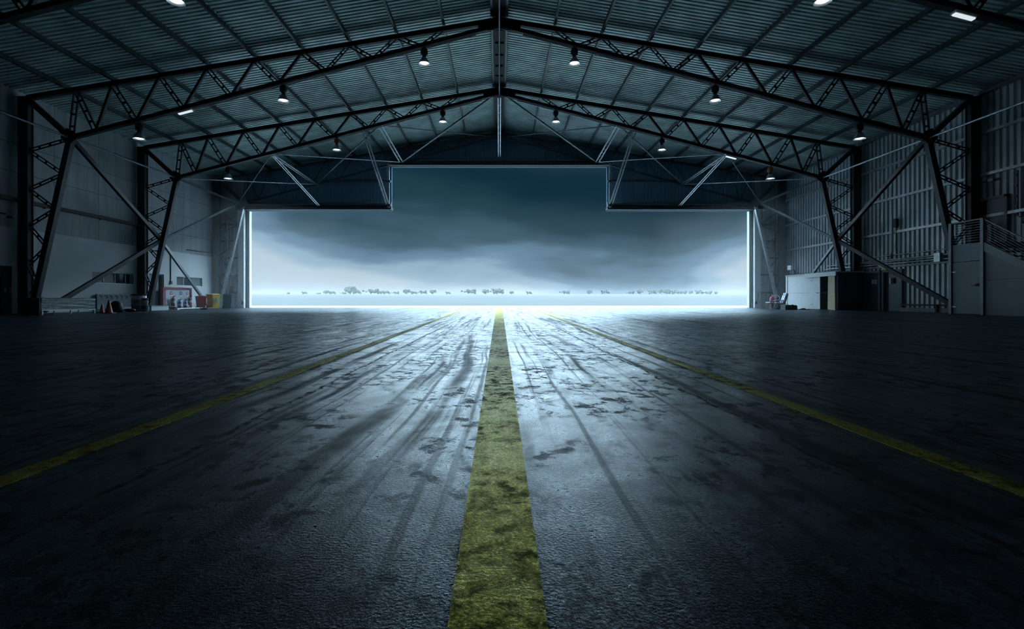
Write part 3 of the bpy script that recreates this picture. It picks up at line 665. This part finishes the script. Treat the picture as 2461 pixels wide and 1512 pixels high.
# dark bundle, hooks board, drum
m = MB(); m.lathe([(0,0),(.22,.0),(.26,.12),(.22,.42),(.12,.52),(0,.54)], (-17.6,22.0,0), 16)
for i, v in enumerate(m.v):
    d = 1+.12*noise.noise(Vector(v)*5); m.v[i] = ((v[0]+17.6)*d-17.6, (v[1]-22)*d+22, v[2])
tag(m.build('rubbish_bag', M['rubber']), 'dark slumped bag behind the tall traffic cone', 'bag')
m = MB(); m.lathe([(.12,.02),(.2,.05),(.21,.13),(.14,.17),(.12,.1),(.12,.02)], (-17.35,22.5,.0), 20)
for i, v in enumerate(m.v): m.v[i] = (v[0], v[1], v[2])
tag(m.build('hose_coil', M['rubber']), 'black coil lying on the floor right of the tall traffic cone', 'coil')
o = wthing('hook_rack', 'long low blue grey board with a row of hooks on the left wall', 'rack', (-20.3,25.5,0))
MB().box(-20.38,-20.30,24.15,26.85,.12,.88).build('board', M['greypan'], o)
for i in range(8):
    y = 24.3+.33*i; MB().tube([(-20.30,y,.8),(-20.2,y,.78),(-20.18,y,.7),(-20.22,y,.66)], .015, 6).build('hook', M['rubber'], o)
m = MB(); m.box(-20.3,-19.9,25.0,26.6,.1,.2); [m.box(-20.25,-20.15,y,y+.08,0,.1) for y in (25.1,26.4)]; m.build('foot_shelf', M['zinc'], o)
t = thing('oil_drum', 'dark ribbed drum with a pale band standing left of the second column', 'drum', (-17.55,23.3,0))
m = MB(); m.lathe([(0,0),(.29,0),(.3,.02),(.3,.28),(.315,.3),(.3,.32),(.3,.55),(.315,.57),(.3,.59),(.3,.82),(0,.82)], n=28); m.build('body', M['greyplas'], t)
m = MB(); m.lathe([(.305,.62),(.305,.78)], n=28); m.build('band', M['offwhite'], t)
m = MB(); m.lathe([(0,.82),(.32,.82),(.33,.86),(0,.87)], n=28); m.build('lid', M['rubber'], t)
t = thing('paint_pail', 'stack of small grey pails beside the dark drum', 'pail', (-16.85,22.75,0))
m = MB(); m.lathe([(0,0),(.12,0),(.145,.3),(.155,.31),(.14,.33),(0,.33)], n=20); m.build('lower_pail', M['greyplas'], t)
m = MB(); m.lathe([(0,.33),(.12,.33),(.14,.5),(.15,.51),(.14,.53),(0,.53)], n=20); m.build('upper_pail', M['offwhite'], t)
m = MB(); m.lathe([(0,.53),(.12,.53),(.14,.65),(.15,.66),(0,.67)], n=20); m.build('top_pail', M['greyplas'], t)

# ------------------------------------------------------------------ right side: store room, doors, conduits
o = wthing('store_room', 'low white panelled store room against the right wall with an open door', 'store room', (19.7,29,0))
X0 = 18.9; y0, y1, zt = 26.75, 31.5, 2.12
MB().box(X0,X0+.06,28.95,y1,0,zt).build('front_panel', M['white'], o)
m = MB(); m.box(X0-.006,X0,28.95,31.45,1.0,1.012); m.build('panel_joint', M['door'], o)
MB().box(X0-.03,X0+.03,y1-.12,y1+.02,0,zt).build('corner_post', M['white'], o)
m = MB(); m.box(X0,20.4,y1-.05,y1,0,zt); m.build('far_end_panel', M['offwhite'], o)
MB().box(X0+.02,20.4,y0,y0+.06,0,zt).build('near_end_panel', M['darkdoor'], o)  # near end coloured dark because it faces away from the light
MB().box(X0-.05,20.4,y0-.0,y1+.05,zt,zt+.05).build('roof_panel', M['offwhite'], o)
MB().box(X0-.09,X0-.05,y0+.02,y1-2.0,zt-.18,zt+.06).build('fascia', M['white'], o)
d = MB().box(X0-.02,X0+.02,28.18,28.95,.03,1.96).build('door', M['white'], o)
m = MB(); [m.box(X0-.04,X0-.02,28.85,29.03,z,z+.05) for z in (.28,1.72)]; m.build('hinge', M['zinc'], d)
m = MB(); m.tube([(X0-.02,28.26,1.0),(X0-.08,28.26,1.0),(X0-.08,28.42,1.0)], .014, 8); m.build('door_handle', M['rubber'], d)
MB().box(X0+.5,X0+.52,y0+.1,28.95,0,zt).build('dark_inside', M['black'], o)  # black sheet standing for the shade behind the open door
m = MB(); m.bar((X0+.06,27.42,1.0),(X0+.06,28.15,1.0),.03,.04); m.build('inner_rail', M['steel'], o)
m = MB(); m.prism([(26.86,.0),(27.48,.03),(27.43,1.93),(26.9,1.93)], X0-.05, X0-.02, 'yz'); tag(m.build('plywood_board', M['ply']), 'pale plywood board leaning at the near end of the store room', 'board')
for n_, (a, b) in enumerate(((25.75,26.7),(24.35,25.4))):
    dr = MB(); dr.box(20.38,20.5,a-.12,a,0,2.16); dr.box(20.38,20.5,b,b+.12 if n_ else b+.04,0,2.16); dr.box(20.38,20.5,a,b,2.04,2.16)
    dr = tag(dr.build('door_%d' % (n_+3), M['greypan']), kind='structure')
    MB().box(20.44,20.48,a,b if n_ == 0 else b-.28,0.01,2.04).build('door_leaf', M['darkdoor' if n_ == 0 else 'door'], dr)
    if n_: MB().box(20.485,20.49,b-.28,b,0,2.04).build('door_gap', M['black'], dr)  # shade of the recess put in as a black strip
    if n_ == 0:
        s = MB().box(20.43,20.44,a+.15,a+.5,1.45,1.68).build('paper_notice', M['paper'], dr)
        m = MB(); [m.box(20.427,20.43,a+.2,a+.45-random.random()*.1,1.49+.035*i,1.505+.035*i) for i in range(5)]; m.build('printing', M['ink'], s)
    else:
        MB().box(20.36,20.44,a+.35,a+.55,1.42,1.72).build('notice_box', M['rubber'], dr)
        MB().box(20.425,20.44,a+.56,a+.72,1.42,1.72).build('paper_notice', M['paper'], dr)
        MB().tube([(20.44,a+.08,1.0),(20.39,a+.08,1.0),(20.39,a+.2,1.0)], .012, 6).build('door_handle', M['zinc'], dr)
m = MB(); m.box(20.25,20.49,20.9,24.2,0,.19); o = tag(m.build('concrete_curb', M['concrete']), 'low rough concrete curb at the foot of the right wall', 'curb')
o = wthing('floor_rail', 'low dark rail on two posts above the concrete curb', 'rail', (20.2,22.4,0))
MB().box(20.2,20.26,21.2,24.1,.3,.38).build('rail', M['steel'], o)
for y in (21.4,22.05): MB().box(20.16,20.27,y,y+.1,0,.38).build('post', M['steel'], o)
for z, r, a, b, wd in ((2.9,.025,21.3,26.2,'topmost of the level conduits on the right wall, thin and pale'), (2.66,.03,21.2,29.6,'second level conduit down on the right wall'), (2.58,.03,22.0,27.5,'third level conduit down on the right wall, shorter'), (2.46,.035,21.2,30.0,'lowest and thickest level conduit on the right wall')):
    m = MB(); m.tube([(20.33,a,z),(20.33,b,z)], r, 8)
    o = tag(m.build('conduit_pipe', M['zinc']), wd, 'pipe', 'conduits on the right wall')
    m = MB(); yy = a+.5
    while yy < b: m.box(20.34,20.49,yy,yy+.05,z-r-.02,z+r+.02); yy += 1.1
    m.build('clamp', M['steel'], o)
m = MB(); m.tube([(20.32,24.75,4.95),(20.32,24.75,3.05),(20.28,24.75,2.98),(20.24,24.75,2.7)], .045, 8)
o = tag(m.build('conduit_pipe', M['zinc']), 'pale upright pipe bending into the conduits on the right wall', 'pipe', 'conduits on the right wall')
m = MB(); m.box(20.3,20.44,24.5,24.68,4.3,4.75); m.tube([(20.38,24.55,4.3),(20.38,24.6,3.3),(20.38,24.5,2.8)], .015, 6); tag(m.build('switch_gear', M['rubber']), 'black switch unit high on the right wall beside the upright pipe', 'switch')
m = MB(); m.box(20.2,20.36,21.95,22.25,2.35,2.75); tag(m.build('junction_box', M['zinc']), 'grey junction box on the conduits near the stairs', 'box')
o = wthing('wall_light', 'small white box light with bracket on the right wall over the store room', 'light', (20.2,33.2,2.7))
MB().box(20.05,20.2,32.9,33.3,2.65,2.95).build('housing', M['white'], o)
m = MB(); m.tube([(20.2,33.1,2.75),(20.45,33.1,2.6),(20.45,33.1,2.3)], .03, 6); m.build('bracket', M['steel'], o)
m = MB(); m.tube([(20.42,18.85,5.7),(20.42,18.85,3.9),(20.42,18.7,3.8),(20.42,17.5,3.8)], .03, 8)
[m.disc((20.37,18.85,z),.03,(1,0,0),.06,8) for z in (5.5,5.1,4.7,4.3,4.0)]
tag(m.build('conduit_pipe', M['brace']), 'upright conduit with pale clips at the right picture edge', 'pipe', 'conduits on the right wall')
o = wthing('wall_siren', 'small pale siren on the right wall above the stair landing door', 'siren', (20.4,19.9,5.6))
m = MB(); m.box(20.35,20.46,19.75,19.95,5.5,5.62); m.build('body', M['offwhite'], o); m = MB(); m.bar((20.42,19.5,5.55),(20.42,20.3,5.55),.04,.04); m.build('bracket', M['steel'], o)

# staircase with landing
o = wthing('staircase', 'blue grey panelled staircase with landing and railing in front of the right wall', 'staircase', (19.3,18.6,0))
g = 'greypan'
XS = 18.62; LZ = 2.82
for y in (19.72, 18.42):
    MB().box(XS-.06,XS+.06,y-.06,y+.06,0,3.72).build('post', M['brace'], o)
MB().box(20.2,20.32,19.66,19.78,0,3.72).build('post', M['brace'], o)
MB().box(XS-.02,20.4,18.4,19.78,LZ-.16,LZ).build('landing', M[g], o)
MB().box(XS-.01,XS+.03,18.5,19.66,LZ-.52,LZ-.16).build('upper_panel', M[g], o)
d = MB().box(XS-.012,XS+.02,18.52,19.64,.03,LZ-.72).build('door', M[g], o)
m = MB(); m.box(XS-.005,XS+.02,18.5,19.66,LZ-.70,LZ-.52); m.build('upper_panel', M[g], o)
m = MB(); [m.box(XS-.03,XS-.012,19.5,19.66,z,z+.04) for z in (.28,1.7)]; m.build('hinge', M['zinc'], d)
m = MB(); m.box(XS-.05,XS-.012,18.58,18.68,1.12,1.22); m.tube([(XS-.04,18.62,1.15),(XS-.09,18.62,1.15),(XS-.09,18.8,1.15)],.012,6); m.build('door_handle', M['rubber'], d)
yb_, run = 18.36, 4.2
slope = LZ/run
m = MB(); m.prism([(yb_,0),(yb_-run,0),(yb_,LZ-.35)], XS, XS+.04, 'yz'); m.build('side_panel', M[g], o)
m = MB(); m.prism([(yb_+.02,LZ),(yb_+.02,LZ-.35),(yb_-run,-.0),(yb_-run-.45,0)], XS-.04, XS, 'yz'); m.build('stringer', M['door'], o)
m = MB(); m.prism([(yb_+.02,LZ),(yb_+.02,LZ-.35),(yb_-run,-.0),(yb_-run-.45,0)], 19.9, 19.94, 'yz'); m.build('stringer', M['door'], o)
m = MB(); m.box(XS-.004,XS,16.2,yb_,1.35,1.36); m.build('panel_joint', M['black'], o)
for i in range(14):
    y = yb_-.3*i-.3; z = LZ-.2*(i+1)
    if z > .05: MB().box(XS+.04,19.9,y,y+.3,z-.04,z).build('step', M['steel'], o)
m = MB(); m.bar((XS,19.72,3.72),(XS,18.42,3.72),.05,.05); m.bar((XS,18.42,3.72),(XS,18.42-3.6,3.72-3.6*slope),.05,.05); m.bar((XS,19.74,3.72),(20.26,19.74,3.72),.05,.05); m.build('handrail', M['brace'], o)
m = MB(); m.bar((19.92,18.2,3.55),(19.92,14.6,3.55-3.6*slope),.08,.06); m.box(19.88,19.96,18.1,18.2,LZ,3.55); m.build('handrail', M['brace'], o)
m = MB()
for i in range(8):
    z = LZ+.1+.1*i; m.tube([(XS,19.7,z),(XS,18.42,z)], .007, 5); m.tube([(XS,18.42,z),(XS,14.8,z-3.62*slope)], .007, 5); m.tube([(XS,19.74,z),(20.26,19.74,z)], .007, 5)
m.build('railing_wires', M['zinc'], o)
# door above the landing
dr = MB(); dr.box(20.36,20.5,19.2,19.3,2.85,4.85); dr.box(20.36,20.5,20.3,20.4,2.85,4.85); dr.box(20.36,20.5,19.2,20.4,4.75,4.85)
dr = tag(dr.build('door_5', M['greypan']), kind='structure')
MB().box(20.42,20.46,19.3,20.05,2.85,4.75).build('door_leaf', M['door'], dr)
MB().box(20.465,20.47,20.05,20.3,2.85,4.75).build('door_gap', M['black'], dr)  # black strip in place of shade beside the leaf

# ------------------------------------------------------------------ right corner: seats, toolbox, extinguisher trolley, sign
def rbox(m, c, s, rx=0, ry=0):     # box rotated about Y by ry
    R = Matrix.Rotation(ry, 3, 'Y'); c = Vector(c); vs = []
    for z in (-1,1):
        for a, b in ((-1,-1),(1,-1),(1,1),(-1,1)): vs.append(c + R @ Vector((a*s[0]/2, b*s[1]/2, z*s[2]/2)))
    m.add(vs, [(3,2,1,0),(4,5,6,7),(0,1,5,4),(1,2,6,5),(2,3,7,6),(3,0,4,7)])
st = thing('aircraft_seats', 'pair of pale aircraft seats standing on the floor by the store room', 'seats', (17.5,29.9,0), -.35); st.scale = (.92,)*3
for y in (-.26, .28):
    m = MB(); rbox(m, (-.08,y,.40), (.48,.46,.13), 0, .08); m.build('seat_cushion', M['cushion'], st, bevel=.05)
    m = MB(); rbox(m, (.26,y,.70), (.12,.44,.52), 0, .28); m.build('backrest', M['cushion'], st, bevel=.045)
    m = MB(); rbox(m, (.365,y,1.02), (.13,.36,.17), 0, .28); m.build('headrest', M['cushion'], st, bevel=.05)
    m = MB(); rbox(m, (.34,y,.70), (.05,.46,.66), 0, .28); m.build('back_shell', M['greyplas'], st, bevel=.02)
    m = MB(); rbox(m, (.17,y-.22,.42),(.10,.03,.05)); rbox(m, (.17,y,.47),(.03,.42,.02),0,.28); m.build('seat_belt', M['rubber'], st)
for y in (-.53, .01, .55):
    m = MB(); rbox(m, (-.02,y,.60), (.42,.05,.05), 0, .05); rbox(m, (.12,y,.5), (.05,.04,.2)); m.build('armrest', M['cushion'], st, bevel=.015)
for y in (-.3, .3):
    m = MB(); m.bar((-.22,y,.02),(-.15,y,.34),.04,.04); m.bar((.28,y,.02),(.12,y,.34),.04,.04); m.bar((-.28,y,.02),(.32,y,.02),.05,.04); m.bar((-.22,y,.03),(.12,y,.34),.025,.025); m.build('leg', M['steel'], st)
m = MB(); m.tube([(-.1,-.5,.33),(-.1,.52,.33)],.025,8); m.tube([(.14,-.5,.33),(.14,.52,.33)],.025,8); m.build('cross_tube', M['zinc'], st)
fs_ = thing('footstool', 'small pale padded stool on a metal frame left of the aircraft seats', 'stool', (16.95,29.9,0), .2)
m = MB(); rbox(m, (0,0,.40), (.42,.40,.09)); m.build('cushion', M['cushion'], fs_, bevel=.03)
m = MB()
for a in (-.15,.15):
    for b in (-.14,.14): m.bar((a,b,0),(a,b,.36),.03,.03)
for b in (-.14,.14): m.bar((-.17,b,.12),(.17,b,.12),.025,.025); m.bar((-.15,b,.34),(.15,b,.34),.03,.03)
m.build('frame', M['zinc'], fs_)
tb = thing('toolbox', 'grey metal toolbox on the floor in front of the aircraft seats', 'toolbox', (16.75,27.8,0), .15)
MB().box(-.3,.16,-.2,.2,0,.24).build('body', M['tin'], tb, bevel=.01)
MB().box(-.31,.17,-.21,.21,.24,.29).build('lid', M['tin'], tb, bevel=.01)
m = MB(); m.tube([(-.17,0,.29),(-.17,0,.34),(.03,0,.34),(.03,0,.29)], .012, 6); m.build('handle', M['rubber'], tb)
m = MB(); [m.box(x,x+.05,-.225,-.2,.17,.26) for x in (-.22,.03)]; m.build('latch', M['zinc'], tb)
m = MB(); m.box(.0,.3,-.18,.18,.0,.22); m.box(.02,.28,-.16,.16,.22,.27); m.box(.1,.16,-.04,.04,.27,.31)
o = m.build('battery_case', M['greyplas']); o.location = (17.0,27.95,0); tag(o, 'dark battery case pressed against the right end of the toolbox', 'case')
m = MB(); m.box(-.3,.35,-.12,.12,0,.05); m.box(-.1,.1,-.06,.08,.05,.09); o = m.build('metal_plate', M['tin'], bevel=.008); o.location = (17.85,28.1,0); tag(o, 'flat metal part lying on the floor right of the toolbox', 'plate')
ft = thing('extinguisher_trolley', 'red wheeled extinguisher with white hose beside the right door jamb', 'fire extinguisher', (18.6,32.6,0), .1); ft.scale = (.85,.85,.88)
m = MB(); m.lathe([(0,.06),(.17,.07),(.19,.1),(.19,.78),(.15,.87),(.06,.92),(0,.93)], n=22); m.build('cylinder', M['red'], ft)
m = MB(); m.lathe([(.193,.4),(.193,.62)], n=22); m.build('label_band', M['maroon'], ft)
m = MB(); m.tube([(-.02,0,.93),(-.02,0,1.0),(.15,-.05,1.02),(.38,-.08,1.0),(.5,-.05,.98)], .03, 8); m.build('valve', M['white'], ft)
m = MB(); m.tube([(.45,-.1,1.0),(.5,-.2,.8),(.3,-.26,.62),(0,-.25,.58),(-.2,-.2,.6),(-.22,.05,.66)], .02, 8); m.build('hose', M['white'], ft)
m = MB(); m.lathe([(0,.02),(.16,.02),(.17,.05),(.17,.75),(.1,.84),(0,.85)], (.42,.05,0), 18); m.build('second_cylinder', M['rubber'], ft)
for s in (-.24,.66): MB().disc((s,.1,.13),.13,(1,0,0),.05,18).build('wheel', M['rubber'], ft)
m = MB(); m.tube([(-.2,.2,.1),(-.2,.2,1.0),(.62,.2,1.0),(.62,.2,.1)], .018, 8); m.tube([(-.22,.1,.13),(.66,.1,.13)],.02,8); m.build('frame', M['steel'], ft)
o = wthing('wall_sign', 'pale rectangular sign on the narrow wall right of the doorway', 'sign', (19.2,34.8,1.4))
xa, xb = (1827-U0)*34.75/F, (1847-U0)*34.75/F
MB().box(xa,xb,34.72,34.76,1.2,1.57).build('plate', M['offwhite'], o)
m = MB(); [m.box(xa+.08+.03*(i%2),xb-.08-.05*(i%2),34.712,34.72,1.27+.065*i,1.29+.065*i) for i in range(3)]; m.box((xa+xb)/2-.03,(xa+xb)/2+.03,34.712,34.72,1.48,1.53); m.build('printing', M['door'], o)
m = MB(); m.tube([(19.75,34.5,0),(19.75,34.5,2.0)], .05, 8); m.tube([(19.95,34.55,0),(19.95,34.55,5.5)], .06, 8); tag(m.build('corner_pipe', M['brace']), 'pair of upright pipes in the right corner beside the doorway', 'pipe')
m = MB(); m.tube([(-19.55,34.5,0),(-19.6,34.5,1.0),(-19.5,34.5,1.4),(-19.62,34.5,1.7),(-19.62,34.5,6.4)], .05, 8); m.tube([(-19.8,34.55,0),(-19.8,34.55,5.5)], .05, 8); tag(m.build('corner_pipe', M['zinc']), 'pair of pale upright pipes in the left corner beside the doorway', 'pipe')
m = MB(); m.box(-19.6,-19.3,34.6,34.75,1.15,1.55); tag(m.build('switch_box', M['brace']), 'grey switch box in the left corner behind the bins', 'box')

# ------------------------------------------------------------------ distant trees
tl = [(a/3.62+560, 706, h) for a, h in ((480,5),(620,7),(740,5),(810,10),(860,9),(960,6),(1020,20),(1070,12),(1200,16),(1290,9),(1330,10),(1410,8),(1510,13),(1570,9),(1640,11),(1740,12),(1870,7),(2050,15),(2200,13),(2300,16))]
tl += [(a/3.62+1180, 704, h) for a, h in ((50,14),(180,8),(330,8),(640,11),(860,11),(990,13),(1210,9),(1300,14),(1400,12),(1480,16),(1560,12),(1600,12),(1660,10),(1740,9),(1810,12),(1880,9),(1960,7))]
random.seed(11)
import bmesh
def crown_mesh(seed, w):
    bm = bmesh.new(); rnd = random.Random(seed)
    for k in range(16):
        c = Vector((rnd.uniform(-.75,.75)*w, rnd.uniform(-.4,.4), rnd.uniform(.18,.8))); r = rnd.uniform(.14,.28)*(1.25-c.z*.4)
        ret = bmesh.ops.create_icosphere(bm, subdivisions=2, radius=r, matrix=Matrix.Translation(c))
        for v in ret['verts']: v.co += (v.co-c)*noise.noise(v.co*6+Vector((seed,0,0)))*.5; v.co.z = c.z + (v.co.z-c.z)*.75
    me = bpy.data.meshes.new('foliage'); bm.to_mesh(me); bm.free(); me.materials.append(M['leaf']); return me
crowns = [crown_mesh(i, w) for i, w in enumerate((.6,1.0,1.4))]
tm = MB(); tm.tube([(0,0,-.25),(0,0,.5)], [.06,.035], 6); tr = None
for i, (u, v, h) in enumerate(tl):
    Y = 384 + (i*7) % 9; x = (u-U0)*Y/F; z = (Y-62)/328*4.9 - .1; H = h/F*Y*1.05
    t = thing('distant_tree', 'small hazy rounded tree in the far tree line beyond the field', 'tree', (x,Y,z), 0, 'trees along the horizon'); t.scale = (H,)*3
    c = bpy.data.objects.new('foliage', crowns[i % 3]); C.objects.link(c); c.parent = t
    if tr is None: tr = tm.build('trunk', M['bark']); b = tr
    else: b = tr.copy(); C.objects.link(b)
    b.parent = t

# ------------------------------------------------------------------ haze outside
fog = MB().box(-300, 300, 37, 480, -.5, 9); fm = bpy.data.materials.new('outdoor haze'); fm.use_nodes = True
T = fm.node_tree; T.nodes.clear(); out = T.nodes.new('ShaderNodeOutputMaterial'); vs_ = T.nodes.new('ShaderNodeVolumeScatter')
vs_.inputs['Density'].default_value = .013; vs_.inputs['Color'].default_value = (.030,.029,.028,1); vs_.inputs['Anisotropy'].default_value = .3
T.links.new(vs_.outputs[0], out.inputs['Volume'])
tag(fog.build('haze', fm), 'thin pale haze hanging over the field outside', 'haze', kind='stuff')

hm = fm.copy(); hm.name = 'doorway haze'
hv = [n for n in hm.node_tree.nodes if n.type == 'VOLUME_SCATTER'][0]; hv.inputs['Density'].default_value = .015; hv.inputs['Color'].default_value = (.95,.97,1,1)
for sx, side in ((-1,'left'),(1,'right')):
    hz = MB().prism([(sx*11,34.7),(sx*20.2,34.7),(sx*20.2,26.0),(sx*19.0,26.3)], .02, 6.95, 'xyz')
    tag(hz.build('haze', hm), 'faint pale haze drifting in at the %s edge of the doorway' % side, 'haze', kind='stuff')
# ------------------------------------------------------------------ sky
w = bpy.data.worlds.new('sky'); bpy.context.scene.world = w; w.use_nodes = True
T = w.node_tree; N, L = T.nodes, T.links; bg = N['Background']
tc = N.new('ShaderNodeTexCoord'); sp = N.new('ShaderNodeSeparateXYZ'); L.new(tc.outputs['Generated'], sp.inputs[0])
def mth(op, a, b=None, clamp=False):
    n = N.new('ShaderNodeMath'); n.operation = op; n.use_clamp = clamp
    for i, x in enumerate((a, b)):
        if x is None: continue
        if isinstance(x, (int, float)): n.inputs[i].default_value = x
        else: L.new(x, n.inputs[i])
    return n.outputs[0]
mp = N.new('ShaderNodeMapping'); mp.inputs['Scale'].default_value = (1.1,1.1,4.6); mp.inputs['Location'].default_value = (.35,.2,.1); L.new(tc.outputs['Generated'], mp.inputs[0])
nz = N.new('ShaderNodeTexNoise'); nz.inputs['Scale'].default_value = 2.2; nz.inputs['Detail'].default_value = 5; nz.inputs['Roughness'].default_value = .5; L.new(mp.outputs[0], nz.inputs['Vector'])
# cloud wobble shifts the elevation lookup; left of the view the dark clouds start a little higher
z = sp.outputs['Z']
e1 = mth('ADD', z, mth('MULTIPLY', mth('SUBTRACT', nz.outputs['Fac'], .5), .24))
azr = mth('MULTIPLY', mth('MAXIMUM', sp.outputs['X'], -.2), .10); 
edge = N.new('ShaderNodeMapRange'); edge.interpolation_type = 'SMOOTHSTEP'; L.new(mth('ABSOLUTE', mth('ADD', sp.outputs['X'], .01)), edge.inputs[0]); edge.inputs[1].default_value = .33; edge.inputs[2].default_value = .52
e2 = mth('SUBTRACT', mth('ADD', e1, azr), mth('MULTIPLY', edge.outputs[0], .11))
rp = N.new('ShaderNodeValToRGB'); cr = rp.color_ramp; cr.interpolation = 'EASE'
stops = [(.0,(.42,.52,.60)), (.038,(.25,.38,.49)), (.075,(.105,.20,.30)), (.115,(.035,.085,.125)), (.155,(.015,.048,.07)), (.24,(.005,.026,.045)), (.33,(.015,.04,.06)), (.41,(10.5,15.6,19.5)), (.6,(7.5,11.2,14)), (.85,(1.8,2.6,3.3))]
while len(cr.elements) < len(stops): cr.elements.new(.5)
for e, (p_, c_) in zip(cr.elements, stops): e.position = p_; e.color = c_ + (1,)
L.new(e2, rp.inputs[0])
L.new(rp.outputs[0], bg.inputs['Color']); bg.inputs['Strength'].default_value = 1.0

glare_light = bpy.data.lights.new('sun', 'SUN'); glare_light.energy = 98; glare_light.angle = math.radians(120); glare_light.color = (.56,.82,1)  # added light centred below the horizon, lays glare on the floor
so = bpy.data.objects.new('sun', glare_light); C.objects.link(so)
so.rotation_euler = Vector((0, -math.cos(math.radians(-56.4)), -math.sin(math.radians(-56.4)))).to_track_quat('-Z', 'Y').to_euler()

# ------------------------------------------------------------------ camera
cam = bpy.data.cameras.new('camera'); cam.sensor_width = 36; cam.lens = 36*F/2461; cam.clip_end = 2000; cam.clip_start = .05
cam.shift_x = (1230.5-U0)/2461; cam.shift_y = -(756-V0)/2461
co = bpy.data.objects.new('camera', cam); C.objects.link(co); co.location = (0,0,CH); co.rotation_euler = (PI/2,0,0)
sc = bpy.context.scene; sc.camera = co
sc.view_settings.view_transform = 'Standard'; sc.view_settings.look = 'None'; sc.view_settings.gamma = 1; sc.view_settings.exposure = 0
sc.cycles.use_denoising = True; sc.cycles.use_light_tree = False
sc.cycles.use_adaptive_sampling = True; sc.cycles.adaptive_threshold = .012; sc.cycles.adaptive_min_samples = 32
sc.cycles.max_bounces = 6; sc.cycles.diffuse_bounces = 4; sc.cycles.glossy_bounces = 3; sc.cycles.volume_bounces = 1
sc.cycles.sample_clamp_indirect = 5
for o in bpy.data.objects:
    if '_o' in o: del o['_o']
